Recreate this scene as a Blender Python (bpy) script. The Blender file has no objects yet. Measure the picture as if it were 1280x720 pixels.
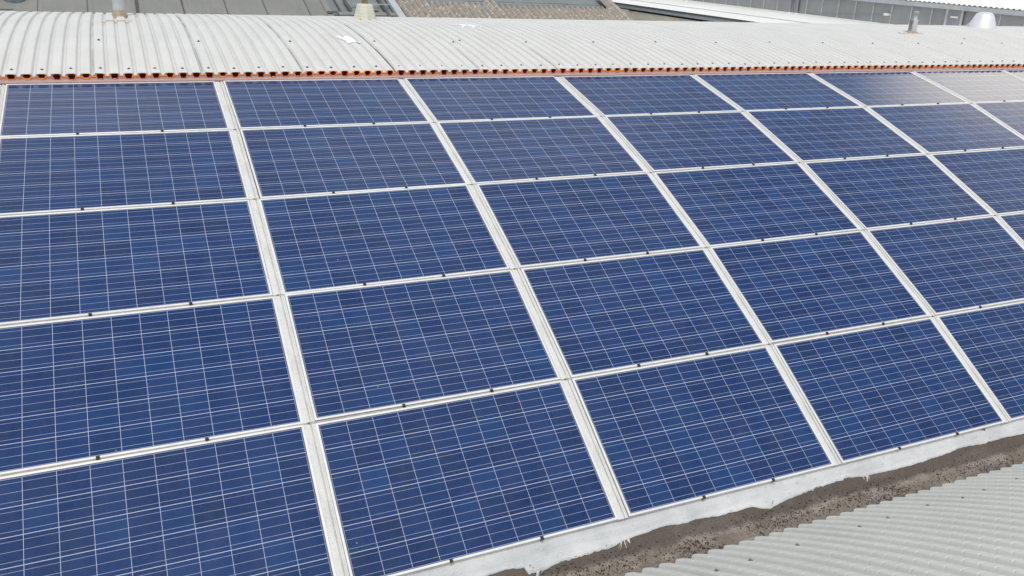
import bpy, math, random
from mathutils import Matrix, Vector, noise
random.seed(7)
sc = bpy.context.scene
COL = sc.collection

# ------------------------------------------------------------------ camera
CAM = (0.9438, -8.2220, 1.2151)
RIGHT = Vector((0.9137, -0.4037, 0.0458)); DOWN = Vector((-0.1104, -0.3552, -0.9282)); FWD = Vector((0.3910, 0.8431, -0.3692))
cd = bpy.data.cameras.new('camera'); cam = bpy.data.objects.new('camera', cd); COL.objects.link(cam)
cd.sensor_width = 36.0; cd.lens = 1058.5 / 1280 * 36.0; cd.clip_start = 0.05; cd.clip_end = 2000
fw = FWD.normalized(); rt = (RIGHT - fw * RIGHT.dot(fw)).normalized(); up = rt.cross(fw)
cam.matrix_world = Matrix(((rt.x, up.x, -fw.x, CAM[0]), (rt.y, up.y, -fw.y, CAM[1]), (rt.z, up.z, -fw.z, CAM[2]), (0, 0, 0, 1)))
sc.camera = cam

# ------------------------------------------------------------------ light
SUN_EL, SUN_AZ = 58.0, 205.0       # azimuth of the sun, degrees from +Y clockwise
w = bpy.data.worlds.new('World'); sc.world = w; w.use_nodes = True
wn, wl = w.node_tree.nodes, w.node_tree.links
wn.clear()
out = wn.new('ShaderNodeOutputWorld'); bg = wn.new('ShaderNodeBackground'); bg.inputs['Strength'].default_value = 0.125
sky = wn.new('ShaderNodeTexSky'); sky.sky_type = 'NISHITA'; sky.sun_disc = False
sky.sun_elevation = math.radians(SUN_EL); sky.sun_rotation = math.radians(SUN_AZ)
sky.dust_density = 3.0; sky.air_density = 1.0; sky.ozone_density = 1.0
tc = wn.new('ShaderNodeTexCoord')
nz = wn.new('ShaderNodeTexNoise'); nz.inputs['Scale'].default_value = 2.2; nz.inputs['Detail'].default_value = 5; nz.inputs['Roughness'].default_value = 0.5
cr = wn.new('ShaderNodeValToRGB'); cr.color_ramp.elements[0].position = 0.38; cr.color_ramp.elements[1].position = 0.62
cr.color_ramp.elements[0].color = (0.25, 0.25, 0.25, 1)
mx = wn.new('ShaderNodeMix'); mx.data_type = 'RGBA'; mx.inputs['B'].default_value = (6.2, 6.3, 6.4, 1)
wl.new(tc.outputs['Generated'], nz.inputs['Vector']); wl.new(nz.outputs['Fac'], cr.inputs['Fac'])
wl.new(cr.outputs['Color'], mx.inputs['Factor']); wl.new(sky.outputs['Color'], mx.inputs['A'])
# a bright break in the cloud, low to the right
gd = wn.new('ShaderNodeVectorMath'); gd.operation = 'DOT_PRODUCT'
_e, _a = math.radians(18), math.radians(62); gd.inputs[1].default_value = (math.sin(_a) * math.cos(_e), math.cos(_a) * math.cos(_e), math.sin(_e))
gm_ = wn.new('ShaderNodeMapRange'); gm_.interpolation_type = 'SMOOTHSTEP'; gm_.inputs[1].default_value = math.cos(math.radians(12.5)); gm_.inputs[2].default_value = math.cos(math.radians(4.5))
mg = wn.new('ShaderNodeMix'); mg.data_type = 'RGBA'; mg.inputs['B'].default_value = (16.5, 15.3, 12.8, 1)
wl.new(tc.outputs['Generated'], gd.inputs[0]); wl.new(gd.outputs['Value'], gm_.inputs[0]); wl.new(gm_.outputs[0], mg.inputs['Factor'])
wl.new(mx.outputs['Result'], mg.inputs['A']); wl.new(mg.outputs['Result'], bg.inputs['Color']); wl.new(bg.outputs['Background'], out.inputs['Surface'])
sl = bpy.data.lights.new('sun', 'SUN'); sl.energy = 1.5; sl.angle = math.radians(18); sl.color = (1.0, 0.975, 0.94)
so = bpy.data.objects.new('sun', sl); COL.objects.link(so)
el, az = math.radians(SUN_EL), math.radians(SUN_AZ)
to_sun = Vector((math.sin(az) * math.cos(el), math.cos(az) * math.cos(el), math.sin(el)))
so.rotation_euler = to_sun.to_track_quat('Z', 'Y').to_euler(); so.location = (0, -10, 30)
vs = sc.view_settings; vs.view_transform = 'Standard'; vs.look = 'None'; vs.gamma = 1; vs.use_curve_mapping = False
vs.exposure = 0.22

# ------------------------------------------------------------------ helpers
class MB:
    def __init__(s): s.v = []; s.f = []; s.uv = []; s.m = []
    def face(s, pts, uv=None, m=0):
        b = len(s.v); s.v += [tuple(p) for p in pts]; s.f.append(list(range(b, b + len(pts)))); s.uv.append(uv); s.m.append(m)
    def grid(s, rows, uv=None, m=0, close=False):
        b = len(s.v); nr, nc = len(rows), len(rows[0])
        for r in rows: s.v += [tuple(p) for p in r]
        for i in range(nr - 1):
            for j in range(nc - (0 if close else 1)):
                k = (j + 1) % nc
                s.f.append([b + i*nc + j, b + i*nc + k, b + (i+1)*nc + k, b + (i+1)*nc + j])
                s.uv.append([uv[i][j], uv[i][k], uv[i+1][k], uv[i+1][j]] if uv else None); s.m.append(m)
    def box(s, c, d, rot=None, m=0):
        q = []
        for z in (-1, 1):
            for x, y in ((-1, -1), (1, -1), (1, 1), (-1, 1)):
                p = Vector((x*d[0]/2, y*d[1]/2, z*d[2]/2))
                if rot: p = rot @ p
                q.append(p + Vector(c))
        b = len(s.v); s.v += [tuple(p) for p in q]
        for f in ((3,2,1,0), (4,5,6,7), (0,1,5,4), (1,2,6,5), (2,3,7,6), (3,0,4,7)):
            s.f.append([b + i for i in f]); s.uv.append(None); s.m.append(m)
    def lathe(s, c, prof, n=20, axis=None, m=0, cap=True):
        ax = (axis or Vector((0, 0, 1))).normalized()
        u = ax.orthogonal().normalized(); v = ax.cross(u)
        rows = [[Vector(c) + ax*h + (u*math.cos(2*math.pi*k/n) + v*math.sin(2*math.pi*k/n))*r for k in range(n)] for r, h in prof]
        s.grid(rows, m=m, close=True)
        if cap: s.face(rows[-1], m=m); s.face(list(reversed(rows[0])), m=m)
    def build(s, name, mats, parent=None, smooth=False):
        me = bpy.data.meshes.new(name); me.from_pydata(s.v, [], s.f)
        if any(u for u in s.uv):
            L = me.uv_layers.new(name='UVMap'); k = 0
            for f, u in zip(s.f, s.uv):
                for i in range(len(f)): L.data[k].uv = u[i] if u else (0, 0); k += 1
        if not isinstance(mats, (list, tuple)): mats = [mats]
        for mm in mats: me.materials.append(mm)
        for p, mi in zip(me.polygons, s.m): p.material_index = mi; p.use_smooth = smooth
        me.update()
        o = bpy.data.objects.new(name, me); COL.objects.link(o)
        if parent: o.parent = parent
        return o
def tag(o, label=None, cat=None, group=None, kind=None):
    if label: o['label'] = label
    if cat: o['category'] = cat
    if group: o['group'] = group
    if kind: o['kind'] = kind
    return o
def empty(name, loc=(0, 0, 0), label=None, cat=None, group=None):
    o = bpy.data.objects.new(name, None); o.location = loc; o.empty_display_size = 0.1; COL.objects.link(o)
    return tag(o, label, cat, group)
def copy_tree(o, parent=None):
    c = o.copy(); COL.objects.link(c)
    if parent: c.parent = parent
    for ch in o.children: copy_tree(ch, c)
    return c
ORD = ['first', 'second', 'third', 'fourth', 'fifth', 'sixth', 'seventh', 'eighth', 'ninth', 'tenth', 'eleventh', 'twelfth', 'thirteenth',
       'fourteenth', 'fifteenth', 'sixteenth', 'seventeenth', 'eighteenth', 'nineteenth', 'twentieth', 'twenty-first', 'twenty-second',
       'twenty-third', 'twenty-fourth', 'twenty-fifth', 'twenty-sixth', 'twenty-seventh', 'twenty-eighth', 'twenty-ninth', 'thirtieth']

# node helper for materials
class NT:
    def __init__(s, name):
        s.m = bpy.data.materials.new(name); s.m.use_nodes = True; s.t = s.m.node_tree; s.t.nodes.clear()
        s.o = s.t.nodes.new('ShaderNodeOutputMaterial'); s.b = s.t.nodes.new('ShaderNodeBsdfPrincipled'); s.link(s.b.outputs[0], s.o.inputs[0])
    def n(s, t, **k):
        x = s.t.nodes.new(t)
        for a, v in k.items(): setattr(x, a, v)
        return x
    def link(s, a, b): s.t.links.new(a, b)
    def put(s, sock, v):
        if hasattr(v, 'is_output'): s.link(v, sock)
        else: sock.default_value = v
    def math(s, op, a, b=None, c=None):
        x = s.n('ShaderNodeMath', operation=op); s.put(x.inputs[0], a)
        if b is not None: s.put(x.inputs[1], b)
        if c is not None: s.put(x.inputs[2], c)
        return x.outputs[0]
    def mix(s, f, a, b):
        x = s.n('ShaderNodeMix', data_type='RGBA'); s.put(x.inputs['Factor'], f)
        for k, v in (('A', a), ('B', b)): s.put(x.inputs[k], v if hasattr(v, 'is_output') else (*v, 1))
        return x.outputs['Result']
    def noise(s, vec, scale, detail=4, rough=0.6):
        x = s.n('ShaderNodeTexNoise'); x.inputs['Scale'].default_value = scale; x.inputs['Detail'].default_value = detail
        x.inputs['Roughness'].default_value = rough; s.put(x.inputs['Vector'], vec); return x.outputs['Fac']
    def ramp(s, f, lo, hi):
        x = s.n('ShaderNodeMapRange'); s.put(x.inputs[0], f); x.inputs[1].default_value = lo; x.inputs[2].default_value = hi; return x.outputs[0]
    def coord(s, which='Object', scale=None):
        x = s.n('ShaderNodeTexCoord').outputs[which]
        if scale:
            mp = s.n('ShaderNodeMapping'); mp.inputs['Scale'].default_value = scale; s.link(x, mp.inputs['Vector']); x = mp.outputs[0]
        return x
    def bump(s, h, strength=0.3, dist=0.01):
        x = s.n('ShaderNodeBump'); x.inputs['Strength'].default_value = strength; x.inputs['Distance'].default_value = dist
        s.put(x.inputs['Height'], h); s.link(x.outputs[0], s.b.inputs['Normal']); return x
    def set(s, color=None, rough=None, metal=None, spec=None):
        if color is not None: s.put(s.b.inputs['Base Color'], color if hasattr(color, 'is_output') else (*color, 1))
        if rough is not None: s.put(s.b.inputs['Roughness'], rough)
        if metal is not None: s.b.inputs['Metallic'].default_value = metal
        if spec is not None: s.b.inputs['Specular IOR Level'].default_value = spec
        return s.m
def worn(name, a, b, scale=6, rough=0.7, metal=0.0, lo=0.35, hi=0.65, bump=0.0, stretch=None, spec=None, fine=None):
    t = NT(name); c = t.coord('Object', stretch)
    col = t.mix(t.ramp(t.noise(c, scale), lo, hi), a, b)
    if fine: col = t.mix(t.ramp(t.noise(c, fine[0], 2), fine[1], fine[2]), col, fine[3])
    if bump: t.bump(t.noise(c, scale * 5, 5), bump, 0.01)
    return t.set(col, rough, metal, spec)

# ------------------------------------------------------------------ materials
def mat_cells():
    t = NT('solar_cells'); uv = t.n('ShaderNodeUVMap').outputs[0]
    sp = t.n('ShaderNodeSeparateXYZ'); t.link(uv, sp.inputs[0])
    u = t.math('DIVIDE', t.math('SUBTRACT', sp.outputs[0], 0.0075), 0.1605); v = t.math('DIVIDE', t.math('SUBTRACT', sp.outputs[1], 0.0057), 0.16)
    iu, iv = t.math('FLOOR', u), t.math('FLOOR', v); fu, fv = t.math('FRACT', u), t.math('FRACT', v)
    rnd = t.n('ShaderNodeObjectInfo').outputs['Random']
    cm = t.n('ShaderNodeCombineXYZ'); t.link(iu, cm.inputs[0]); t.link(iv, cm.inputs[1]); t.link(t.math('MULTIPLY', rnd, 91.0), cm.inputs[2])
    wn_ = t.n('ShaderNodeTexWhiteNoise', noise_dimensions='3D'); t.link(cm.outputs[0], wn_.inputs['Vector'])
    sep = t.n('ShaderNodeSeparateColor'); t.link(wn_.outputs['Color'], sep.inputs[0])
    # poly-crystalline grain
    c2 = t.n('ShaderNodeCombineXYZ'); t.link(sp.outputs[0], c2.inputs[0]); t.link(sp.outputs[1], c2.inputs[1]); t.link(t.math('MULTIPLY', rnd, 37.0), c2.inputs[2])
    vo = t.n('ShaderNodeTexVoronoi'); vo.inputs['Scale'].default_value = 75; t.link(c2.outputs[0], vo.inputs['Vector'])
    sv = t.n('ShaderNodeSeparateColor'); t.link(vo.outputs['Color'], sv.inputs[0])
    base = t.mix(sep.outputs[0], CELL_A, CELL_B)
    base = t.mix(t.math('MULTIPLY', t.ramp(sep.outputs[1], 0.55, 1.0), 0.55), base, CELL_C)
    base = t.mix(t.math('MULTIPLY', sv.outputs[0], 0.5), base, (0.012, 0.044, 0.145))
    # dust film, streaked down the slope
    dz = t.noise(t.coord('Object', (3, 1.2, 1)), 2.0, 5); base = t.mix(t.math('MULTIPLY', t.ramp(dz, 0.35, 0.75), 0.025), base, (0.5, 0.5, 0.5))
    def line(f, c, half):       # 1 inside |f-c|<half (soft edge)
        d = t.math('ABSOLUTE', t.math('SUBTRACT', f, c)); x = t.n('ShaderNodeMapRange'); t.link(d, x.inputs[0])
        x.inputs[1].default_value = half; x.inputs[2].default_value = half * 0.6; return x.outputs[0]
    gu = t.math('MAXIMUM', line(fu, 0.0, 0.0083), line(fu, 1.0, 0.0083)); gv = t.math('MAXIMUM', line(fv, 0.0, 0.0125), line(fv, 1.0, 0.0125))
    gap = t.math('MAXIMUM', gu, gv)
    bus = t.math('MAXIMUM', t.math('MAXIMUM', line(fv, 1/6, 0.0080), line(fv, 0.5, 0.0080)), line(fv, 5/6, 0.0080))
    base = t.mix(t.math('MULTIPLY', bus, 0.85), base, (0.36, 0.41, 0.52)); base = t.mix(gap, base, (0.50, 0.56, 0.68))
    # panel border outside the cells
    ed = t.math('MAXIMUM', t.math('MAXIMUM', t.math('LESS_THAN', u, 0.0), t.math('GREATER_THAN', u, 10.0)), t.math('MAXIMUM', t.math('LESS_THAN', v, 0.0), t.math('GREATER_THAN', v, 6.0)))
    base = t.mix(ed, base, (0.10, 0.11, 0.17))
    # a few specks of dirt
    sk = t.n('ShaderNodeTexVoronoi'); sk.inputs['Scale'].default_value = 5.5; t.link(c2.outputs[0], sk.inputs['Vector'])
    base = t.mix(t.math('MULTIPLY', t.math('LESS_THAN', sk.outputs['Distance'], 0.022), 0.5), base, (0.5, 0.5, 0.5))
    m = t.set(base, 0.10, 0.0, 0.33); t.b.inputs['IOR'].default_value = 1.45
    t.bump(t.noise(c2.outputs[0], 2.5, 2), 0.05, 0.01)
    return m
CELL_A, CELL_B, CELL_C = (0.0062, 0.0228, 0.086), (0.0092, 0.0335, 0.120), (0.009, 0.053, 0.170)
M = {}
M['cells'] = mat_cells()
M['frame'] = worn('anodised_frame', (0.78, 0.78, 0.765), (0.68, 0.68, 0.66), 9, 0.38, 0.15)
M['strip'] = worn('cover_strip_metal', (0.66, 0.66, 0.63), (0.55, 0.55, 0.51), 5, 0.5, 0.0, stretch=(3, 1, 1), fine=(60, 0.62, 0.75, (0.33, 0.31, 0.27)))
M['rail'] = worn('rail_metal', (0.40, 0.39, 0.34), (0.28, 0.27, 0.22), 14, 0.6)
M['black'] = worn('black_clamp', (0.02, 0.02, 0.022), (0.035, 0.034, 0.034), 30, 0.5)
M['steel'] = worn('screw_steel', (0.22, 0.22, 0.21), (0.12, 0.11, 0.10), 60, 0.5, 0.3)
def mat_sheet(name, a, b, dirt, lap=0.75):
    t = NT(name); uv = t.n('ShaderNodeUVMap').outputs[0]; sp = t.n('ShaderNodeSeparateXYZ'); t.link(uv, sp.inputs[0]); U, V = sp.outputs[0], sp.outputs[1]
    oc = t.coord('Object'); rnd = t.n('ShaderNodeObjectInfo').outputs['Random']
    col = t.mix(t.ramp(t.noise(oc, 2.3, 6), 0.35, 0.7), a, b)
    col = t.mix(t.math('MULTIPLY', rnd, 0.35), col, tuple(x * 0.93 for x in a))
    st = t.noise(t.coord('Object', (22, 1.3, 1.3)), 1.0, 5); col = t.mix(t.math('MULTIPLY', t.ramp(st, 0.55, 0.8), 0.22), col, dirt)
    # grime in the valleys
    f = t.math('FRACT', t.math('DIVIDE', U, 0.1125)); d = t.math('MINIMUM', f, t.math('SUBTRACT', 1.0, f))
    gr = t.n('ShaderNodeMapRange'); t.link(d, gr.inputs[0]); gr.inputs[1].default_value = 0.20; gr.inputs[2].default_value = 0.06
    gn = t.ramp(t.noise(oc, 7, 5), 0.25, 0.75)
    col = t.mix(t.math('MULTIPLY', t.math('MULTIPLY', gr.outputs[0], gn), 0.18), col, dirt)
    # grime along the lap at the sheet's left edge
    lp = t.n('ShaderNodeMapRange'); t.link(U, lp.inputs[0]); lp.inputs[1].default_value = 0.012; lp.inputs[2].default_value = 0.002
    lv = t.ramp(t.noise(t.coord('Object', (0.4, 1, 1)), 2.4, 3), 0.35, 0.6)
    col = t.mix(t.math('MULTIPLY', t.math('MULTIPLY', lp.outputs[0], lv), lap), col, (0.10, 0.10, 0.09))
    spk = t.noise(oc, 70, 2); col = t.mix(t.math('MULTIPLY', t.ramp(spk, 0.70, 0.78), 0.5), col, dirt)
    # transverse crimps from curving the sheet
    t.bump(t.noise(oc, 25, 3), 0.10, 0.003)
    return t.set(col, 0.55, 0.0, 0.35)
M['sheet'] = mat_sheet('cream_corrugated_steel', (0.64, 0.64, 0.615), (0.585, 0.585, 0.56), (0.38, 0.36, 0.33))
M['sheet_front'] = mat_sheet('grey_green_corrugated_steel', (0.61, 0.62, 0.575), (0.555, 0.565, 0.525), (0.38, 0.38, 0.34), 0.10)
def mat_closure():
    t = NT('orange_primer'); c = t.coord('Object'); sp = t.n('ShaderNodeSeparateXYZ'); t.link(c, sp.inputs[0])
    col = t.mix(t.ramp(t.noise(c, 22, 4), 0.35, 0.65), (0.98, 0.34, 0.04), (0.82, 0.23, 0.05))
    col = t.mix(t.ramp(t.noise(c, 40, 3), 0.55, 0.68), col, (0.62, 0.36, 0.06))
    n = t.math('MULTIPLY', t.math('SUBTRACT', t.noise(c, 12, 4), 0.5), 0.040)
    col = t.mix(t.ramp(t.math('ADD', sp.outputs[2], n), 0.033, 0.023), col, (0.52, 0.27, 0.18))
    t.bump(t.noise(c, 90, 4), 0.3, 0.004); return t.set(col, 0.7, 0, 0.3)
M['orange'] = mat_closure()
M['maroon'] = worn('maroon_inside', (0.42, 0.075, 0.04), (0.50, 0.11, 0.045), 20, 0.8)
M['mauve'] = worn('faded_red_flashing', (0.42, 0.31, 0.29), (0.46, 0.29, 0.25), 5, 0.6, stretch=(1, 5, 1), bump=0.1, fine=(30, 0.64, 0.72, (0.52, 0.50, 0.48)))
def mat_apron():
    t = NT('white_apron_paint'); c = t.coord('Object'); col = t.mix(t.ramp(t.noise(c, 3, 6), 0.35, 0.65), (0.68, 0.69, 0.69), (0.50, 0.52, 0.53))
    col = t.mix(t.math('MULTIPLY', t.ramp(t.noise(c, 32, 4), 0.60, 0.70), 0.55), col, (0.38, 0.38, 0.37))
    sp = t.n('ShaderNodeSeparateXYZ'); t.link(c, sp.inputs[0])
    edge = t.ramp(sp.outputs[1], -4.64, -4.70); th = t.math('SUBTRACT', t.noise(c, 45, 5), t.math('MULTIPLY', t.math('SUBTRACT', 1.0, edge), 0.10))
    col = t.mix(t.ramp(th, 0.62, 0.66), col, (0.17, 0.145, 0.12))
    br = t.noise(t.coord('Object', (4, 34, 34)), 1.0, 4); col = t.mix(t.math('MULTIPLY', t.ramp(br, 0.5, 0.7), 0.4), col, (0.74, 0.75, 0.75))
    n2 = t.math('ADD', t.noise(c, 9, 5), t.math('MULTIPLY', t.noise(c, 60, 3), 0.25)); t.bump(n2, 0.55, 0.02); return t.set(col, 0.6, 0, 0.35)
M['apron'] = mat_apron()
def mat_gutter():
    t = NT('weathered_gutter'); c = t.coord('Object'); sp = t.n('ShaderNodeSeparateXYZ'); t.link(t.coord('Object'), sp.inputs[0])
    col = t.mix(t.ramp(t.noise(c, 4, 6), 0.35, 0.65), (0.225, 0.190, 0.158), (0.295, 0.252, 0.208))
    pl = t.noise(t.coord('Object', (1, 2.2, 2.2)), 3.6, 5); col = t.mix(t.math('MULTIPLY', t.ramp(pl, 0.54, 0.62), 0.75), col, (0.42, 0.375, 0.325))
    stk = t.math('MULTIPLY', t.ramp(t.math('ABSOLUTE', t.math('ADD', sp.outputs[1], t.math('ADD', 4.822, t.math('MULTIPLY', t.noise(c, 2.2, 3), -0.09)))), 0.030, 0.008), t.ramp(t.noise(c, 9, 5), 0.42, 0.58))
    col = t.mix(t.math('MULTIPLY', stk, 0.55), col, (0.42, 0.375, 0.325))
    # shadow of the apron ledge, painted into the colour as a dark band
    ledge_shade = t.ramp(t.math('ADD', sp.outputs[1], t.math('MULTIPLY', t.noise(c, 5, 4), 0.10)), -4.728, -4.700)
    col = t.mix(t.math('MULTIPLY', ledge_shade, 0.72), col, (0.085, 0.072, 0.060))
    col = t.mix(t.ramp(t.noise(c, 38, 4), 0.62, 0.70), col, (0.07, 0.055, 0.045))
    col = t.mix(t.math('MULTIPLY', t.ramp(t.noise(c, 110, 3), 0.40, 0.65), 0.55), col, (0.10, 0.08, 0.065))
    t.bump(t.math('ADD', t.noise(c, 7, 4), t.math('MULTIPLY', t.noise(c, 50, 4), 0.6)), 1.0, 0.03); return t.set(col, 0.85, 0, 0.25)
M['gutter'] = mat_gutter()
M['flake'] = worn('dark_flakes', (0.035, 0.026, 0.020), (0.07, 0.052, 0.04), 30, 0.9)
M['deck'] = worn('deck_grey', (0.22, 0.21, 0.20), (0.15, 0.15, 0.14), 4, 0.9)
M['pipe'] = worn('pale_pipe', (0.48, 0.51, 0.52), (0.40, 0.43, 0.44), 10, 0.5)
M['cream'] = worn('cream_plastic', (0.62, 0.62, 0.50), (0.54, 0.54, 0.43), 9, 0.5)
M['ochre'] = worn('ochre_post', (0.30, 0.24, 0.10), (0.14, 0.11, 0.06), 14, 0.7)
M['rust'] = worn('rusty_sealant', (0.42, 0.28, 0.18), (0.55, 0.48, 0.38), 16, 0.8, bump=0.3)
M['mortar'] = worn('mortar', (0.42, 0.36, 0.27), (0.30, 0.24, 0.17), 18, 0.9, bump=0.5)
M['white'] = worn('white_paint', (0.82, 0.82, 0.80), (0.75, 0.75, 0.73), 5, 0.4)
M['patch'] = worn('white_patch', (0.88, 0.88, 0.88), (0.82, 0.82, 0.82), 9, 0.4)
def mat_membrane():
    t = NT('grey_roof_membrane'); c = t.coord('Object'); col = t.mix(t.ramp(t.noise(c, 0.8, 6), 0.35, 0.65), (0.235, 0.237, 0.218), (0.200, 0.205, 0.195))
    col = t.mix(t.math('MULTIPLY', t.ramp(t.noise(t.coord('Object', (6, .7, .7)), 1, 5), 0.5, 0.7), 0.35), col, (0.29, 0.275, 0.245))
    t.bump(t.noise(c, 30, 4), 0.15, 0.01); return t.set(col, 0.85, 0, 0.25)
M['membrane'] = mat_membrane()
M['tar'] = worn('tar', (0.055, 0.055, 0.052), (0.09, 0.088, 0.082), 12, 0.8)
M['slate'] = worn('blue_grey_roof', (0.20, 0.225, 0.225), (0.165, 0.19, 0.19), 3, 0.85)
def mat_moss():
    t = NT('lichen_fibre_cement'); c = t.coord('Object'); col = t.mix(t.ramp(t.noise(c, 5, 6), 0.35, 0.65), (0.35, 0.32, 0.275), (0.26, 0.24, 0.205))
    col = t.mix(t.math('MULTIPLY', t.ramp(t.noise(c, 10, 3), 0.57, 0.64), 0.8), col, (0.60, 0.57, 0.50)); col = t.mix(t.ramp(t.noise(c, 24, 4), 0.62, 0.70), col, (0.15, 0.14, 0.12))
    sp = t.n('ShaderNodeSeparateXYZ'); t.link(c, sp.inputs[0]); ph = t.math('COSINE', t.math('MULTIPLY', t.math('SUBTRACT', sp.outputs[0], 0.08), 2 * math.pi / .177))
    col = t.mix(t.math('MULTIPLY', t.ramp(t.math('ADD', ph, t.noise(c, 6, 3)), 0.1, -0.6), 0.6), col, (0.13, 0.12, 0.095))     # moss and dirt lie in the valleys
    t.bump(t.noise(c, 20, 5), 0.3, 0.01); return t.set(col, 0.95, 0, 0.15)
M['moss'] = mat_moss()
M['beige'] = worn('beige_render', (0.70, 0.63, 0.51), (0.56, 0.50, 0.395), 2.0, 0.9, stretch=(1, .6, 2.5), bump=0.2)
M['fascia'] = worn('grey_fascia', (0.30, 0.32, 0.34), (0.24, 0.26, 0.28), 3, 0.5)
M['dark_edge'] = worn('dark_fascia_edge', (0.06, 0.065, 0.075), (0.09, 0.095, 0.10), 3, 0.6)
M['white_roof'] = worn('white_roof_sheet', (0.84, 0.84, 0.80), (0.76, 0.76, 0.72), 0.7, 0.5, bump=0.05)
M['clad'] = worn('grey_cladding', (0.33, 0.345, 0.35), (0.27, 0.285, 0.295), 1.4, 0.55, stretch=(1, 1, .6))
M['seam'] = worn('pale_seam', (0.56, 0.57, 0.57), (0.46, 0.47, 0.47), 4, 0.5)
M['galv'] = worn('galvanised', (0.48, 0.51, 0.53), (0.40, 0.43, 0.45), 3, 0.45, 0.2)
M['dome_metal'] = worn('dull_bright_metal', (0.82, 0.83, 0.83), (0.74, 0.75, 0.76), 6, 0.42, 0.55)
M['dome'] = worn('dull_blue_dome', (0.13, 0.16, 0.19), (0.20, 0.23, 0.25), 9, 0.45)
M['ground'] = worn('ground_asphalt', (0.06, 0.06, 0.058), (0.09, 0.088, 0.083), 0.3, 0.9)

# ------------------------------------------------------------------ geometry of the vault
PW, GW, GH, GX, GY, LIP = 1.72218, 1.62, 0.9713, 0.10218, 0.04196, 0.0142
PROF = [(0.0, 0.0), (-0.9832, -0.2451), (-1.9426, -0.5712), (-2.8720, -0.9748), (-3.7670, -1.4498), (-4.6264, -1.9867)]
ANG = [math.radians(a) for a in (14.0, 18.7694, 23.4761, 27.9532, 31.9982)]
RV, CY, CZ = 12.906, 2.6307, -12.6452                  # circle of the panelled vault
FR = 12.945; FCY = -12.307; FCZ = -12.745              # circle of the vault in front
PITCH = 0.1125
RIB = [(0.0, 0.0), (0.006, 0.0), (0.010, 0.003), (0.0185, 0.021), (0.023, 0.0255), (0.031, 0.0275), (0.056, 0.0285), (0.081, 0.0275), (0.089, 0.0255), (0.0935, 0.021), (0.102, 0.003), (0.106, 0.0)]
HSC = .76            # the ridge sheets are a little flatter than the ones in front
def rib_h(u):
    u = u % PITCH
    for (a, ha), (b, hb) in zip(RIB, RIB[1:] + [(PITCH, 0.0)]):
        if a <= u <= b: return HSC * (ha + (hb - ha) * (u - a) / (b - a))
    return 0.0
FRIB = [(0.0, .010), (.004, .0105), (.0125, .028), (.018, .0325), (.028, .0340), (.052, .0322), (.078, .0270), (.096, .0175), (.106, .0112)]
def arc(R, cy, cz, th): return (cy + R * math.sin(th), cz + R * math.cos(th))
RS = RV + 0.052
def on_cover(X, Y, off=0.0):
    th = math.asin((Y - CY) / RS); y, z = arc(RS + off + rib_h(X + 1.1), CY, CZ, th); return Vector((X, y, z))
def on_front(X, Y, off=0.0):
    th = math.asin((Y - FCY) / FR); y, z = arc(FR + off + rib_h(X + 1.1), FCY, FCZ, th); return Vector((X, y, z))

# ------------------------------------------------------------------ ground and the vaulted building
g = MB(); g.face([(-900, -900, -9), (900, -900, -9), (900, 900, -9), (-900, 900, -9)])
tag(g.build('ground', M['ground']), kind='structure')
X0, X1 = -3.6, 18.2
bld = empty('vaulted_building', (0, 0, -9), 'vaulted roof building carrying the solar panels, white apron along its brown gutter', 'building')
def local(mb, parent): # shift world coordinates into the parent's frame
    l = parent.location; mb.v = [(p[0] - l[0], p[1] - l[1], p[2] - l[2]) for p in mb.v]; return mb
d = MB()
ths = [math.radians(a) for a in range(-35, 36, 1)]
d.grid([[(x,) + arc(RV - 0.10, CY, CZ, th) for x in (X0, X1)] for th in ths])
d.grid([[(x,) + arc(FR - 0.09, FCY, FCZ, th) for x in (X0, X1)] for th in ths])
local(d, bld).build('roof_deck', M['deck'], bld, True)
for x in (X0, X1):
    for RR, yy, zz, ya, yb in ((RV - 0.10, CY, CZ, 10, -4.7), (FR - 0.09, FCY, FCZ, -5.0, -19.5)):
        e = MB(); e.face([(x,) + arc(RR, yy, zz, th) for th in ths] + [(x, ya, -9), (x, yb, -9)]); local(e, bld).build('end_wall', M['deck'], bld)
# white apron with ragged lower edge
def fbm(x, s, k): return noise.fractal(Vector((x * s, k, 0)), 1.0, 2.0, 5)
SP = [(-5.24, -2.11), (-5.20, -2.165), (-5.06, -2.19), (-4.90, -2.185), (-4.80, -2.16), (-4.72, -2.125), (-4.66, -2.085), (-4.625, -2.040), (-4.600, -2.02)]
def sz(y):
    for (a, za), (b, zb) in zip(SP, SP[1:]):
        if a <= y <= b: return za + (zb - za) * (y - a) / (b - a)
    return SP[0][1] if y < SP[0][0] else SP[-1][1]
EDGE = [(2.76, -4.716), (2.865, -4.714), (2.978, -4.697), (3.194, -4.695), (3.305, -4.694), (3.405, -4.683), (3.541, -4.667), (3.685, -4.66), (3.745, -4.659), (3.9, -4.671), (3.96, -4.663),
    (4.123, -4.678), (4.266, -4.677), (4.402, -4.677), (4.459, -4.699), (4.525, -4.709), (4.673, -4.69), (4.851, -4.672), (5.025, -4.666), (5.246, -4.656), (5.358, -4.669), (5.53, -4.671),
    (5.685, -4.679), (5.918, -4.674), (6.133, -4.67), (6.398, -4.655), (6.612, -4.666), (6.833, -4.658), (7.052, -4.666)]
def edge_y(x):
    b = -4.682 + .030 * fbm(x, 1.3, 3)
    if EDGE[0][0] <= x <= EDGE[-1][0]:
        for (a, ya), (c, yc) in zip(EDGE, EDGE[1:]):
            if a <= x <= c: b = ya + (yc - ya) * (x - a) / (c - a)
    return b - .004 + .007 * fbm(x, 8, 9) + .0055 * fbm(x, 45, 2) * (.4 + 1.2 * max(0, fbm(x, 1.7, 31)) * 2)
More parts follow.
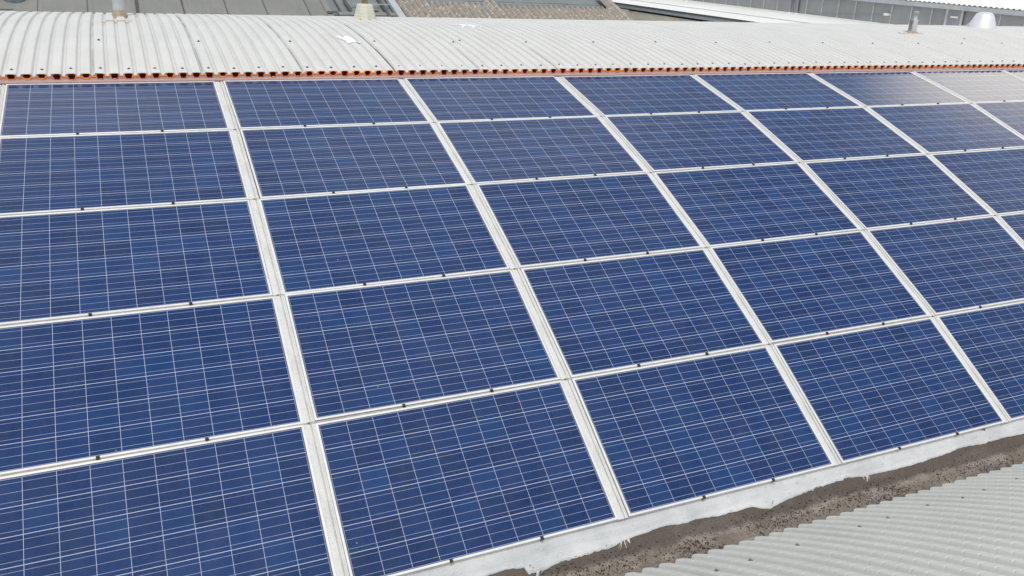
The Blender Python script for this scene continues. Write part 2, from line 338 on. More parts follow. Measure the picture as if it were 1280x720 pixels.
def gbump(x, y): return .010 * noise.fractal(Vector((x * 4, y * 7, 5)), 1.0, 2.0, 4)
nx = 1500; rows = []
for i in range(nx + 1):
    x = -3.6 + 19.6 * i / nx; ye = edge_y(x); r = []
    for q in range(9):
        f = q / 8; y = -4.600 + (ye + 4.600) * f; k = .006 * noise.fractal(Vector((x * 6, y * 16, 3)), 1.0, 2.0, 4) * min(1, 4 * (1 - f)) * min(1, 3 * f)
        r.append((x, y, sz(y) + .0065 + k + gbump(x, y) * f))
    r.append((x, ye - .0015, sz(ye) - .006 + gbump(x, ye))); rows.append(r)
a = MB(); a.grid(rows); apron = local(a, bld).build('apron', M['apron'], bld, True)
gm = MB(); rows = []
ys = [-5.24, -5.20, -5.13] + [-5.06 + .02 * k for k in range(22)] + [-4.625, -4.60]
for i in range(900 + 1):
    x = -3.6 + 19.6 * i / 900; rows.append([(x, y, sz(y) + gbump(x, y)) for y in ys])
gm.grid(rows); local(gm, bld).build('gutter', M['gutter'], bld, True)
# paint runs below the apron
for cx, n, L in ((3.455, 5, .042), (2.83, 2, .04), (5.42, 3, .036)):
    m = MB()
    for k in range(n):
        x = cx + (random.uniform(-.055, .055) if k else 0); wd = random.uniform(.002, .0042) * (3.4 if k == 0 else 1); ln = L * random.uniform(.4, 1.1); sx = random.uniform(-.022, .012); rr = []
        ya = edge_y(x) + .012
        for q in range(6):
            f = q / 5; y = ya - (ln + .012) * f; ww = wd * (1.5 - 1.2 * f); xx = x + sx * f * (1 + f); zz = sz(y) + gbump(xx, y)
            rr.append([(xx - ww, y, zz - .001), (xx, y, zz + .0075 - .004 * f), (xx + ww, y, zz - .001)])
        m.grid(rr)
    o = local(m, bld).build('paint_run', M['apron'], bld, True); o.parent = apron
# dark flakes lying in the gutter
fl = MB()
for i in range(15000):
    x = random.uniform(1.8, 9.5); y = random.uniform(-5.12, -4.78) if random.random() < .93 else random.uniform(-4.78, -4.72)
    if y < -4.94 and random.random() < .25: continue
    if noise.noise(Vector((x * 3, y * 6, 1))) < random.uniform(-.5, .5): continue
    zf = sz(y) + gbump(x, y); s_ = random.uniform(.0016, .0044) * (1.9 if random.random() < .05 else 1); an = random.uniform(0, 6.28); el_ = random.uniform(1, 2.2); n = 5; ring = []
    for k in range(n):
        t = 2 * math.pi * k / n; r = s_ * random.uniform(.6, 1.1); px, py = r * math.cos(t) * el_, r * math.sin(t)
        ring.append((x + px * math.cos(an) - py * math.sin(an), y + px * math.sin(an) + py * math.cos(an), zf + .002 + random.uniform(0, .003)))
    fl.face(ring); b = [(p[0], p[1], zf - .002) for p in ring]
    for k in range(n): fl.face([ring[k], b[k], b[(k + 1) % n], ring[(k + 1) % n]])
tag(fl.build('leaf_debris', M['flake']), kind='stuff')

# ------------------------------------------------------------------ solar panels
def make_panel():
    r = empty('solar_panel')
    fm = MB(); W2, H2 = GW / 2, GH / 2; zt, zb, bv = 0.0035, -0.036, 0.0016
    prof = [(0.0, -0.002), (0.0, zt - bv * .6), (bv, zt), (LIP - bv, zt), (LIP, zt - bv), (LIP, zb), (LIP - .02, zb)]
    loops = [[(sx * (W2 + o), sy * (H2 + o), z) for sx, sy in ((-1, -1), (1, -1), (1, 1), (-1, 1))] for o, z in prof]
    fm.grid(loops, close=True); fm.build('frame', M['frame'], r)
    gl = MB(); q = [(-W2, -H2), (W2, -H2), (W2, H2), (-W2, H2)]
    gl.face([(x, y, 0) for x, y in q], [(x + W2, y + H2) for x, y in q]); gl.face([(x, y, -0.004) for x, y in reversed(q)])
    gl.build('glass', M['cells'], r)
    return r
ROWN = ['top', 'second', 'third', 'fourth', 'bottom']
COLN = {-1: 'cut off by the left frame edge', 0: 'in the leftmost column', 7: 'in the rightmost column'}
proto = make_panel(); first = True
NC0, NC1 = -1, 7
def col_phrase(c):
    if c == -1: return 'column left of the photo'
    if c == 0: return 'leftmost column'
    if c == NC1: return 'rightmost column'
    return ORD[c] + ' column from the left'
for c in range(NC0, NC1 + 1):
    for r in range(5):
        o = proto if first else copy_tree(proto); first = False
        my = (PROF[r][0] + PROF[r + 1][0]) / 2; mz = (PROF[r][1] + PROF[r + 1][1]) / 2
        o.location = ((c + .5) * PW + random.gauss(0, .005), my + random.gauss(0, .001), mz + random.gauss(0, .0012))
        o.rotation_euler = (ANG[r] + random.gauss(0, .0022), random.gauss(0, .0018), random.gauss(0, .0016))
        row = {0: 'top row', 4: 'bottom row'}.get(r, ORD[r] + ' row from the top')
        tag(o, f'blue solar panel in the {row}, {col_phrase(c)}', 'solar panel', 'solar panels on the vaulted roof')
# cover strips between panel columns
def section_mesh():
    m = MB(); hl = 1.0133 / 2 - 0.006
    pr = [(-.036, -.030), (-.036, -.006), (-.033, -.003), (.006, -.003), (.009, -.0055), (.0095, -.011), (.0135, -.011), (.0145, -.003), (.018, .0005), (.024, .0005), (.026, -.004), (.033, -.004), (.0363, -.0048), (.0365, -.030)]
    m.grid([[(x, -hl, z) for x, z in pr], [(x, hl, z) for x, z in pr]])
    for s in (-1, 1): m.face([(x, s * hl, z) for x, z in pr] if s < 0 else [(x, s * hl, z) for x, z in reversed(pr)])
    return m
proto_s = None
for gidx in range(NC0, NC1 + 2):
    nm = {-1: 'pale metal cover strip at the left end of the array, outside the photo', 0: 'pale metal cover strip at the left edge of the leftmost panel column', NC1 + 1: 'pale metal cover strip at the right end of the panel array'}.get(
        gidx) or (f'pale metal cover strip between the {ORD[gidx-1]} and {ORD[gidx]} panel columns from the left')
    root = empty('cover_strip', (gidx * PW, 0, 0), nm, 'cover strip', 'cover strips between the panel columns')
    for r in range(5):
        if proto_s is None: s = section_mesh().build('strip_section', M['strip'], root); proto_s = s
        else: s = proto_s.copy(); COL.objects.link(s); s.parent = root
        s.location = (random.gauss(0, .0015), (PROF[r][0] + PROF[r + 1][0]) / 2, (PROF[r][1] + PROF[r + 1][1]) / 2); s.rotation_euler = (ANG[r], 0, random.gauss(0, .001))
    for r in range(1, 5):
        am = (ANG[r - 1] + ANG[r]) / 2; R = Matrix.Rotation(am, 3, 'X'); m = MB()
        m.lathe(Vector((random.uniform(-.006, .006), PROF[r][0], PROF[r][1])) + R @ Vector((0, 0, -.006)), [(.008, 0), (.008, .006), (.005, .008)], 8, R @ Vector((0, 0, 1)))
        m.build('screw', M['steel'], root)
# rails in the joints between panel rows
RAILN = {1: 'top and second', 2: 'second and third', 3: 'third and fourth', 4: 'fourth and bottom'}
for r in range(1, 5):
    am = (ANG[r - 1] + ANG[r]) / 2; m = MB(); L = (NC1 + 1 - NC0) * PW
    m.box((0, 0, -.012), (L + .1, .0120, .016)); m.box((0, 0, -.028), (L + .1, .05, .006))
    o = m.build('joint_rail', M['rail']); o.location = ((NC0 + NC1 + 1) / 2 * PW, PROF[r][0], PROF[r][1]); o.rotation_euler = (am, 0, 0)
    tag(o, f'narrow grey rail in the joint between the {RAILN[r]} panel rows', 'rail', 'rails between the panel rows')
# clamps
def clamp_mesh():
    m = MB(); m.box((0, 0, .0055), (.019, .022, .006)); m.box((0, 0, .0095), (.014, .015, .003)); m.lathe((0, 0, .0105), [(.0065, 0), (.0065, .005), (.004, .006)], 8); m.box((0, 0, -.012), (.016, .0075, .030)); return m
cl0 = None
for r in range(1, 6):
    am = (ANG[r - 1] + ANG[r]) / 2 if r < 5 else ANG[4]
    for c in range(NC0, NC1 + 1):
        for k, fr in enumerate((.339, .676)):
            if cl0 is None: o = clamp_mesh().build('panel_clamp', M['black']); cl0 = o
            else: o = cl0.copy(); COL.objects.link(o)
            R = Matrix.Rotation(am, 3, 'X'); off = R @ Vector((0, .006 if r < 5 else .010, 0))
            o.location = Vector(((c + fr) * PW + random.gauss(0, .008), PROF[r][0], PROF[r][1])) + off; o.rotation_euler = (am, 0, random.gauss(0, .08))
            where = f'under the {ROWN[r-1]} panel row'
            tag(o, f'black clamp {where}, {("left","right")[k]} one in the {col_phrase(c)}', 'clamp', 'black panel clamps')

# ------------------------------------------------------------------ ridge flashing with closure strip
fx0, fx1 = -2.9, 17.8; NS = 23; NH = 2     # the first NH sheets lie left of the photo
rf = empty('ridge_flashing', (0, 0, 0), 'faded red flashing with orange-edged hexagonal holes between panels and cream corrugated sheets', 'flashing')
m = MB(); nxx = 420
rows = []
for i in range(nxx + 1):
    x = fx0 + (fx1 - fx0) * i / nxx; k = .0012 * fbm(x, 6, 4)
    rows.append([(x, .0175, -.002), (x, .0175, .0068 + k), (x, .022, .0095 + k), (x, .0490, .0205 + k), (x, .0535, .022)])
m.grid(rows); m.build('flashing_strip', M['mauve'], rf)
cm_ = MB(); YF = .0515; dm = MB()
nr = int(round((fx1 - fx0) / PITCH))
yv, zv = arc(RS, CY, CZ, math.asin((YF - CY) / RS))
for k in range(nr):
    xb = fx0 + k * PITCH; dep = random.choice((.018, .024, .029, .032, .033, .033)) ; wv = random.uniform(-.002, .002); zt = zv - .0008
    sk_ = random.uniform(-.003, .003); hw = .031 + wv; tw = random.uniform(.014, .020); tp = zt + random.uniform(.016, .0205)
    L, Rr = .05625 - hw + sk_, .05625 + hw + sk_
    us_ = sorted({0, .006, .010, .0185, L, .05625 - tw + sk_, .05625 - tw * .5, .05625 + tw * .5, .05625 + tw + sk_, Rr, .0935, .102, .106, PITCH})
    def hexz(u, h, mid):
        if u <= L or u >= Rr: return mid
        e = min(u - L, Rr - u) / (hw - tw); return mid + h * min(1, e)
    lo = [(u, hexz(u, -dep, zt)) for u in us_]; hi = [(u, hexz(u, tp - zt, zt)) for u in us_]
    rim = random.uniform(.006, .013); lr = [(u, max(.0200, z - rim * (1 if L < u < Rr else .85))) for u, z in lo]
    cm_.grid([[(xb + u, YF, .0195) for u in us_], [(xb + u, YF, z) for u, z in lr]], m=1)
    cm_.grid([[(xb + u, YF, z - .001) for u, z in lr], [(xb + u, YF - .0055, z) for u, z in lr], [(xb + u, YF - .0045, z) for u, z in lo], [(xb + u, YF, z) for u, z in lo]])
    cm_.grid([[(xb + u, YF, z) for u, z in hi], [(xb + u, YF, max(z, zt + rib_h(u) - .0005)) for u, z in hi]])
    cm_.grid([[(xb + u, YF, z) for u, z in lo], [(xb + u, YF + .006, z) for u, z in lo]])
    cm_.grid([[(xb + u, YF, z) for u, z in hi], [(xb + u, YF + .006, z) for u, z in hi]])
    dm.grid([[(xb + u, YF + .006, z) for u, z in lo], [(xb + u, YF + .10, z + .012) for u, z in lo]])
    dm.grid([[(xb + u, YF + .006, z - .0003) for u, z in hi], [(xb + u, YF + .10, z + .012) for u, z in hi]])
    dm.grid([[(xb + u, YF + .10, z + .011) for u, z in lo], [(xb + u, YF + .10, z + .013) for u, z in hi]])
    if random.random() < .45:     # lumps of orange foam squeezed out of the laps
        cx = xb + random.choice((0, PITCH)) + random.uniform(-.01, .01); s = random.uniform(.003, .007)
        cm_.lathe((cx, YF - .003, zt - .010), [(s * .5, 0), (s * 1.3, .004), (s * 1.2, .008), (s * .5, .012)], 8)
    if random.random() < .2:
        cx = xb + .056; cm_.box((cx, YF - .004, zt - dep + .004), (.024, .010, .008), Matrix.Rotation(random.uniform(-.5, .5), 3, 'X'))
cm_.build('closure_strip', [M['orange'], M['mauve']], rf); dm.build('hole_lining', M['maroon'], rf)
# silver rivets / foil tabs along the flashing
for x in [c * PW + dx for c in range(0, 8) for dx in (0, .55, 1.15)]:
    if random.random() < .85:
        m = MB()
        for s in (-.02, 0, .022): m.lathe((x + s, .036 + random.uniform(-.006, .006), .0165), [(.005, -.003), (.005, .004), (.003, .0055)], 7)
        m.build('rivet', M['galv'], rf)

# ------------------------------------------------------------------ corrugated sheets
def sheet_mesh(R, cy, cz, th_list, RIB, hs, CRIMP, LIFT, ribs=8):
    m = MB(); us = []
    for k in range(ribs):
        for u, h in RIB: us.append((k * PITCH + u, h * hs))
    us.append((ribs * PITCH, RIB[0][1] * hs)); us.append((ribs * PITCH + .004, RIB[0][1] * hs)); us = [(u, h) for u, h in us]
    def P(u, h, th, add=0):
        lift = LIFT * max(0, 1 - u / .05) - (.0 if u < ribs * PITCH - .02 else .002)
        return (u,) + arc(R + h + lift + add, cy, cz, th)
    # crimped curving: every 85 mm the crest is nipped, leaving short straight facets between small steps
    rows, uvs = [], []; t = th_list[0]; sg = 1 if th_list[-1] > t else -1; CP = .085 / R * sg; k = 0
    while (th_list[-1] - t) * sg > 0:
        ph = .35 + .5 * random.random()
        for f, hh in ((0.0, 0.0), (0.12, CRIMP), (0.93, CRIMP * .55)):
            tt = t + CP * f; rows.append([P(u, h, tt, hh * (h / (.0285 * hs)) ** 2 if k else 0) for u, h in us]); uvs.append([(u, R * tt) for u, h in us])
        t += CP; k += 1
    m.grid(rows, uvs)
    # rolled thickness at lower edge and at the lapped left edge
    t0 = th_list[0]
    m.grid([[P(u, h, t0, -.004) for u, h in us], [P(u, h, t0) for u, h in us]], [[(u, R * t0)] * 1 for u, h in us] and [[(u, R * t0 - .004) for u, h in us], [(u, R * t0) for u, h in us]])
    m.grid([[P(0, 0, th) for th in th_list], [P(0, 0, th, -.0055) for th in th_list]], [[(0, R * th) for th in th_list]] * 2)
    return m
def screw_mesh():
    m = MB(); m.lathe((0, 0, 0), [(.0145, -.001), (.0145, .002), (.0075, .003), (.0075, .009), (.005, .011)], 10); return m
screw0 = None
def add_screw(parent, pt, nrm):
    global screw0
    if screw0 is None: screw0 = screw_mesh().build('screw', M['steel']); s = screw0
    else: s = screw0.copy(); COL.objects.link(s)
    s.parent = parent; s.location = pt - parent.location; s.rotation_euler = nrm.to_track_quat('Z', 'Y').to_euler()
thl = math.asin((.0495 - CY) / RS); ths_c = [thl + (math.radians(26) - thl) * (i / 54) for i in range(55)]
base = sheet_mesh(RS, CY, CZ, ths_c, RIB, HSC, .0016, .0075); sh0 = None; sheets = []
for i in range(NS):
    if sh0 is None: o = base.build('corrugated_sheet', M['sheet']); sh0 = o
    else: o = sh0.copy(); COL.objects.link(o)
    o.location = (fx0 + i * .9, random.gauss(0, .0025), random.gauss(0, .001))
    tag(o, (f'cream corrugated roofing sheet beyond the left edge of the photo, {ORD[NH-1-i]} one out' if i < NH else 'cream corrugated roofing sheet at the far left, cut by the photo edge' if i == NH else 'cream corrugated roofing sheet at the far right end of the ridge' if i == NS - 1 else
        f'cream corrugated roofing sheet above the panels, {ORD[i-NH]} from the left end'), 'roofing sheet', 'cream corrugated sheets along the ridge')
    sheets.append(o)
for i, o in enumerate(sheets):
    for k in (0, 2, 4, 6):
        X = fx0 + i * .9 + k * PITCH + .056 + random.gauss(0, .004); Y = .150 + random.gauss(0, .008); n = Vector((0, Y - CY, on_cover(X, Y).z - CZ)).normalized()
        add_screw(o, on_cover(X, Y, .001), n)
    X = fx0 + i * .9 + .060; Y = 1.05 + random.gauss(0, .02); n = Vector((0, Y - CY, on_cover(X, Y).z - CZ)).normalized(); add_screw(o, on_cover(X, Y, .004), n)
    if random.random() < .12:
        X = fx0 + i * .9 + PITCH * random.randint(1, 7) + .056; Y = random.uniform(.3, 2.0); n = Vector((0, Y - CY, on_cover(X, Y).z - CZ)).normalized(); add_screw(o, on_cover(X, Y, .001), n)
# white paint patches on two sheets
def patch(si, xc, yc, rx, ry, sk):
    m = MB(); N = 40; K = 6; rows = []
    rad = [1 + .30 * noise.noise(Vector((3 * math.cos(2 * math.pi * j / N), 3 * math.sin(2 * math.pi * j / N), si))) + random.uniform(-.05, .05) for j in range(N)]
    for q in range(K + 1):
        rr = max(q / K, .02); row = []
        for j in range(N):
            t = 2 * math.pi * j / N; ly = ry * rr * rad[j] * math.sin(t); row.append(on_cover(xc + rx * rr * rad[j] * math.cos(t) + sk * ly, yc + ly, .0045))
        rows.append([p - sheets[si].location for p in row])
    m.grid(rows, close=True); m.build('paint_patch', M['patch'], sheets[si], True)
patch(4 + NH, 3.20, 1.17, .085, .17, -.25); patch(6 + NH, 4.93, 2.12, .14, .12, -.6)

thl = math.asin((-5.080 - FCY) / FR); ths_f = [thl + (math.radians(-12) - thl) * (i / 64) for i in range(65)]
basef = sheet_mesh(FR, FCY, FCZ, ths_f, FRIB, 1.0, .0034, .0018); sf0 = None; NF = 8; F0 = 2.5
for i in range(NF):
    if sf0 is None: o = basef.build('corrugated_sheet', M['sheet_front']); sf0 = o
    else: o = sf0.copy(); COL.objects.link(o)
    o.location = (F0 + i * .9, random.gauss(0, .003), random.gauss(0, .001))
    tag(o, ('grey-green corrugated sheet over the gutter, ' + ('leftmost, cut by the bottom edge' if i == 0 else 'farthest right' if i == NF - 1 else ORD[i] + ' from the left')), 'roofing sheet', 'corrugated sheets in front of the gutter')
    for k, yy in ((0, -5.50), (2, -5.48), (5, -5.46)) if i % 2 else ((1, -5.49), (3, -5.46), (6, -5.43)):
        X = F0 + i * .9 + k * PITCH + .056; Y = yy + .02 * (i - 2) * .5 + random.gauss(0, .012); h = .0315; th = math.asin((Y - FCY) / FR); y, z = arc(FR + h + .001, FCY, FCZ, th)
        add_screw(o, Vector((X, y, z)), Vector((0, math.sin(th), math.cos(th))))

# ------------------------------------------------------------------ things standing on the ridge
def zc(Y): return arc(RS, CY, CZ, math.asin((Y - CY) / RS))[1]
p = empty('vent_pipe', (.975, 2.72, zc(2.72)), 'tall pale grey vent pipe on the ridge, rusty sealant at its foot', 'pipe')
m = MB(); m.lathe((0, 0, -.05), [(.064, 0), (.064, 1.2), (.070, 1.2), (.070, 1.28)], 24); m.build('tube', M['pipe'], p, True)
m = MB(); m.lathe((0, 0, 0), [(.085, .0), (.080, .045), (.068, .06), (.066, .085)], 20); m.build('collar', M['mortar'], p, True)
m = MB(); rows = []
for i in range(90):
    X = .80 + .29 * i / 89; yy = 2.16 + .012 * fbm(X, 9, 1); rows.append([on_cover(X, yy - .02 - .02 * random.random(), .001) - p.location, on_cover(X, yy, .010) - p.location, on_cover(X, yy + .03, .001) - p.location])
m.grid(rows); m.build('sealant_band', M['rust'], p, True)

v = empty('ridge_vent', (3.83, 2.85, zc(2.85)), 'cream tapered plastic vent cap with stepped sides and an ochre post on top', 'vent cap')
m = MB(); pr = [(.142, 0), (.139, .02), (.134, .05), (.130, .052), (.126, .085), (.121, .087), (.115, .125), (.110, .128), (.104, .165), (.094, .178), (.03, .184)]
m.lathe((0, 0, .02), pr, 8, cap=True); m.build('cap', M['cream'], v)
m = MB(); m.box((.010, 0, .48), (.050, .05, .58)); m.box((-.028, 0, .48), (.022, .04, .58)); m.build('post', M['ochre'], v)

q = empty('flue_pipe', (12.36, 1.92, zc(1.92)), 'short grey flue pipe on a mortar base near the right end of the ridge', 'pipe')
m = MB(); m.lathe((.02, 0, 0), [(.052, 0), (.052, .20), (.046, .215), (.030, .22), (.030, .30), (.038, .30), (.038, .34)], 16); m.build('tube', M['pipe'], q, True)
m = MB(); m.lathe((-.055, .0, 0), [(.022, 0), (.022, .19), (.028, .19), (.028, .225)], 12); m.build('side_tube', M['fascia'], q, True)
m = MB(); m.lathe((0, 0, .0), [(.10, .02), (.08, .035), (.065, .045), (.05, .05)], 14); m.build('mortar_base', M['mortar'], q, True)
rows = []; m = MB()
for i in range(30):
    X = 12.0 + .5 * i / 29; rows.append([on_cover(X, 1.80, .001) - q.location, on_cover(X, 1.83, .010) - q.location, on_cover(X, 1.87, .001) - q.location])
m.grid(rows); m.build('sealant_band', M['rust'], q, True)

dmo = empty('roof_dome', (15.05, 2.80, zc(2.80)), 'white rounded conical roof dome standing on the ridge at far right', 'roof vent')
m = MB(); m.lathe((0, 0, 0), [(.235, 0), (.22, .05), (.20, .11), (.175, .18), (.150, .235), (.125, .262), (.085, .280), (.03, .287)], 28); m.build('shell', M['dome_metal'], dmo, True)
m = MB(); m.lathe((0, 0, -.01), [(.27, 0), (.27, .03), (.235, .035)], 28, cap=False); m.build('base_ring', M['galv'], dmo, True)

# ------------------------------------------------------------------ grey membrane roof behind
S = .34
def gz(Y): return -2.2 + (Y - 10.2) * S
SN = Vector((0, -S, 1)).normalized(); SR = Matrix.Rotation(math.atan(S), 3, 'X')
gr = empty('membrane_roof', (0, 10.2, -9), 'grey membrane roof sloping up behind the ridge, with dark lap seams', 'roof')
m = MB(); NX = 40
m.grid([[(x, y, gz(y)) for x in (-12, 6.15)] for y in (10.2, 26)]); local(m, gr).build('membrane', M['membrane'], gr)
m = MB(); m.box((-2.9, 10.2, -5.6), (18.2, .2, 6.7)); m.box((-2.9, 26, -3.0), (18.2, .2, 11.8)); local(m, gr).build('wall', M['deck'], gr)
def strip(name, xa, xb, ya, yb, h, mat, parent, wob=0):
    m = MB(); n = 40; rows = []
    for i in range(n + 1):
        y = ya + (yb - ya) * i / n; k = wob * fbm(y, 1.5, xa); w_ = (wob * .7 * fbm(y, 3.5, xa + 7))
        rows.append([Vector((xa + k - w_, y, gz(y) - .004)), Vector((xa + k - w_, y, gz(y))) + SN * h, Vector((xb + k + w_, y, gz(y))) + SN * h, Vector((xb + k + w_, y, gz(y) - .004))])
    m.grid(rows); return local(m, parent).build(name, mat, parent)
for X, wd, wob in ((-2.72, .012, .004), (-1.70, .03, .006), (-.72, .012, .004), (.33, .022, .004), (1.42, .085, .010), (2.47, .040, .014), (3.50, .022, .005), (4.47, .022, .006), (5.56, .024, .006)):
    strip('lap_seam', X - wd / 2, X + wd / 2, 10.3, 25.8, .004, M['tar'], gr, wob)
    if random.random() < 2: strip('lap_fold', X + wd / 2 + .02, X + wd / 2 + .10, 10.3, 25.8, .010, M['membrane'], gr, .004)
# tar outline of a patch at far left
for xa, xb, ya, yb in ((-1.18, -.70, 14.93, 14.97), (-1.75, -1.20, 15.02, 15.06), (-3.0, -1.75, 15.25, 15.29)): strip('tar_line', xa, xb, ya, yb, .006, M['tar'], gr, .01)
m = MB(); m.lathe(Vector((-1.20, 15.62, gz(15.62))), [(.24, 0), (.24, .07), (.20, .13), (.12, .165), (.03, .175)], 20, SN)
o = m.build('roof_cowl', M['dome'], None, True); tag(o, 'blue-grey rounded cowl on the grey membrane roof at top left', 'roof vent')

# lower valley part right of the membrane roof, with lead ledges
vr = empty('valley_roof', (7, 10.2, -9), 'blue-grey roof strip with ledges beside the lichen-covered roof', 'roof')
m = MB(); m.grid([[(x, y, gz(y) - .07) for x in (6.15, 15.2)] for y in (10.2, 26)]); local(m, vr).build('roof_surface', M['slate'], vr)
m = MB(); m.box((10.7, 10.2, -5.6), (9.1, .2, 6.6)); m.box((10.7, 26, -3.0), (9.1, .2, 11.6)); local(m, vr).build('wall', M['deck'], vr)
strip('ledge', 6.0, 6.15, 10.3, 25.8, .03, M['membrane'], vr); 
strip('ledge', 6.30, 7.95, 14.93, 15.00, .02, M['tar'], vr, .003); strip('ledge', 6.30, 7.95, 15.02, 15.20, .015, M['membrane'], vr)
strip('tar_patch', 6.02, 6.30, 15.00, 15.16, .05, M['tar'], vr, .02); strip('tar_patch', 6.95, 7.12, 14.78, 14.88, .04, M['tar'], vr, .02)
strip('tar_patch', 6.62, 6.72, 15.30, 15.95, .03, M['tar'], vr, .02); strip('rib', 6.38, 6.42, 15.2, 25, .02, M['tar'], vr, .004)
strip('rib', 7.62, 7.70, 14.6, 25, .03, M['tar'], vr, .004); strip('verge_board', 7.86, 8.06, 10.4, 25.5, .10, M['galv'], vr)
m = MB(); m.box((7.45, 15.62, gz(15.62) + .05), (1.3, .03, .03)); local(m, vr).build('cross_bar', M['galv'], vr)
m = MB(); m.box((7.35, 15.28, gz(15.28)), (.16, .10, .06)); local(m, vr).build('lead_lump', M['tar'], vr)
for xa, ya in ((11.0, 16.02), (12.8, 16.0), (14.1, 15.95)): strip('slate_edge', xa - .7, xa + .8, ya, ya + .03, .02, M['tar'], vr, .015)

# lichen-covered corrugated roof
ms = empty('lichen_roof', (8, 10.2, -9), 'old brown corrugated fibre-cement roof speckled with pale lichen, ragged upper edge', 'roof')
def moss_top(x):
    if x < 8.9: return 16.45
    if x < 10.75: return 15.88
    if x < 11.15: return 16.1
    return 15.72 + .02 * math.sin(x * 3)
m = MB(); P2 = .177; rows = []; nk = int((14.95 - 8.08) / P2 * 8)
cols = []
for i in range(nk + 1):
    x = 8.08 + (14.95 - 8.08) * i / nk; h = .045 + .044 * math.cos(2 * math.pi * (x - 8.08) / P2); yt = moss_top(x) + .03 * math.cos(2 * math.pi * (x - 8.08) / P2) + .03 * noise.noise(Vector((int(x / P2) * 3.1, 0, 0)))
    col = []
    for j in range(41):
        y = 10.4 + (yt - 10.4) * j / 40; lap = .020 * ((y * 1.0) % 1.4) / 1.4
        bmp = .006 * noise.fractal(Vector((x * 5, y * 5, 0)), 1.0, 2.0, 4)
        col.append(Vector((x, y, gz(y))) + SN * (h + lap + bmp))
    q_ = col[-1] - SN * .012; col.append(q_); cols.append(col)
m.grid([[c[j] for c in cols] for j in range(42)]); local(m, ms).build('corrugated_slope', M['moss'], ms, True)
m = MB(); rows = []
for j in range(60):
    y = 10.4 + 6.1 * j / 59; k = .012 * fbm(y, 4, 8); st = .02 * ((y % .45) / .45)
    rows.append([Vector((x + k, y, gz(y))) + SN * (h + st) for x, h in ((14.80, .05), (14.84, .12), (14.93, .17), (15.06, .17), (15.14, .12), (15.18, -.08))])
m.grid(rows); local(m, ms).build('verge_cap', M['moss'], ms)
m = MB()
for k in range(22):
    x = 8.08 + P2 * (k + .0) + .0; y = random.choice((15.05, 15.35, 15.0, 14.8)) + random.uniform(-.1, .1)
    s = random.uniform(.03, .06); m.lathe(Vector((x, y, gz(y))) + SN * .05, [(s, 0), (s * 1.1, .01), (s * .6, .03)], 8, SN)
tag(local(m, ms).build('lichen_clump', worn('pale_lichen', (.66, .63, .54), (.55, .52, .44), 20, .95), ms, True), kind='stuff')

# ------------------------------------------------------------------ white flat-roofed building and clad hall on the right
wb = empty('white_roof_building', (18, 5, -9), 'low building with glaring white flat roof, dark grey fascia and beige side wall', 'building')
m = MB(); m.grid([[(x, y, -.37 + (x - 18.0) * .004) for x in (17.93, 22.28)] for y in (4.0, 60)]); local(m, wb).build('flat_roof', M['white_roof'], wb)
m = MB(); m.box((17.955, 32, -.402), (.05, 56, .055)); local(m, wb).build('fascia_edge', M['dark_edge'], wb)
m = MB(); m.box((17.985, 32, -.480), (.05, 56, .095)); local(m, wb).build('fascia', M['galv'], wb)
m = MB(); m.box((17.992, 32, -.540), (.045, 56, .02)); local(m, wb).build('fascia_edge', M['dark_edge'], wb)
m = MB(); m.box((16.62, 32, -1.25), (2.7, 56, .5)); local(m, wb).build('bounce_floor', M['galv'], wb)  # pale valley floor added to bounce light onto the beige wall
m = MB(); m.box((18.05, 32, -4.8), (.08, 56, 8.4)); m.box((20, 4.05, -4.75), (3.9, .1, 8.5)); local(m, wb).build('wall', M['beige'], wb)
m = MB(); m.box((17.99, 20.15, -.655), (.06, 1.05, .17)); local(m, wb).build('wall_panel', M['cream'], wb)
m = MB(); m.box((17.985, 14.6, -.9), (.05, .25, .7)); local(m, wb).build('pilaster', M['beige'], wb)
m = MB(); m.box((19.6, 14, -.352), (.06, 20, .012)); local(m, wb).build('roof_joint', M['seam'], wb)
hall = empty('clad_hall', (22.3, 5, -9), 'long hall clad in grey panels with pale standing seams, galvanised gutter and white corrugated roof', 'building')
XW = 22.3; HT = .27
m = MB(); m.box((XW + .06, 29, -4.35), (.1, 62, 9.3)); m.box((XW + 6, -2, -4.3), (12, .1, 9.2)); local(m, hall).build('wall', M['clad'], hall)
y = 15.28 - .73 * 22
k = 0
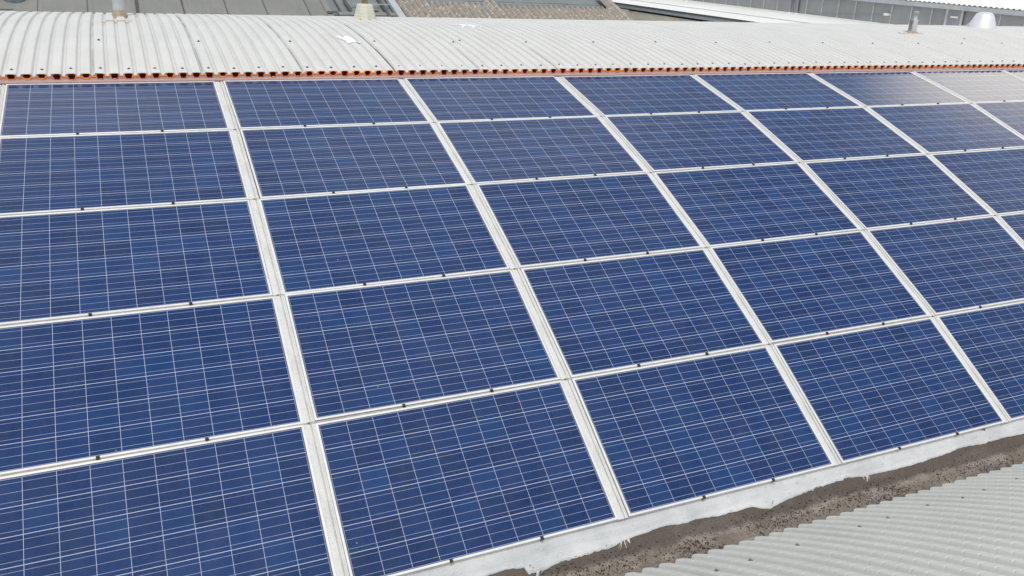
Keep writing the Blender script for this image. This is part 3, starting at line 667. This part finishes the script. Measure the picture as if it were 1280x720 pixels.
while y < 34:
    m = MB(); m.box((XW - .002, y, -.05), (.03, .035, .60)); local(m, hall).build('standing_seam', M['seam'], hall); y += .73; k += 1
m = MB(); m.box((XW - .01, 29, -.335), (.05, 62, .06)); local(m, hall).build('base_trim', M['white'], hall)
m = MB(); m.box((XW - .08, 29, HT + .06), (.18, 62, .12)); local(m, hall).build('gutter', M['galv'], hall)
m = MB(); rows = []; n = 62 * 24
for i in range(n + 1):
    yy = -2 + 62 * i / n; h = .025 * (1 if (i % 4) in (1, 2) else 0); rows.append([(XW - .14, yy, HT + .135 + h), (XW + 12, yy, HT + .135 + h + 12.14 * .22)])
m.grid(rows); local(m, hall).build('corrugated_roof', M['white_roof'], hall)
def pr_wall(name, ys, za, zb, wd, mat, out_=.05, slant=0):
    m = MB(); n_ = Vector((0, slant, zb - za)); m.lathe((XW - out_, ys, za), [(wd, 0), (wd, n_.length)], 8, n_); return local(m, hall).build(name, mat, hall, True)
for yy in (16.03, 15.68, 22.55, 22.17):
    pr_wall('downpipe', yy, -.30, .26, .05, M['fascia'])
    m = MB(); m.lathe((XW - .05, yy, -.40), [(.075, 0), (.075, .10)], 10); local(m, hall).build('pipe_foot', M['white'], hall, True)
pr_wall('downpipe', 9.62, -.36, .30, .04, M['seam']); pr_wall('downpipe', 9.12, -.36, .30, .035, M['seam'])
pr_wall('brace', 9.03, -.24, .20, .022, M['seam'], .05, -.40)
m = MB(); m.box((XW - .03, 9.37, -.02), (.04, .46, .56)); local(m, hall).build('recess_panel', M['fascia'], hall)
m = MB(); m.box((XW - .06, 9.35, .075), (.03, .24, .05)); local(m, hall).build('white_plate', M['white'], hall)
m = MB(); m.box((XW - .08, 11.72, -.04), (.12, .15, .07)); m.box((XW - .03, 11.72, -.04), (.05, .05, .05)); local(m, hall).build('wall_lamp', M['white'], hall)
m = MB(); q0, q1 = Vector((XW - .03, 15.2, -.28)), Vector((XW - .03, 11.75, -.05)); m.lathe(q0, [(.007, 0), (.007, (q1 - q0).length)], 6, q1 - q0); local(m, hall).build('cable', M['fascia'], hall)
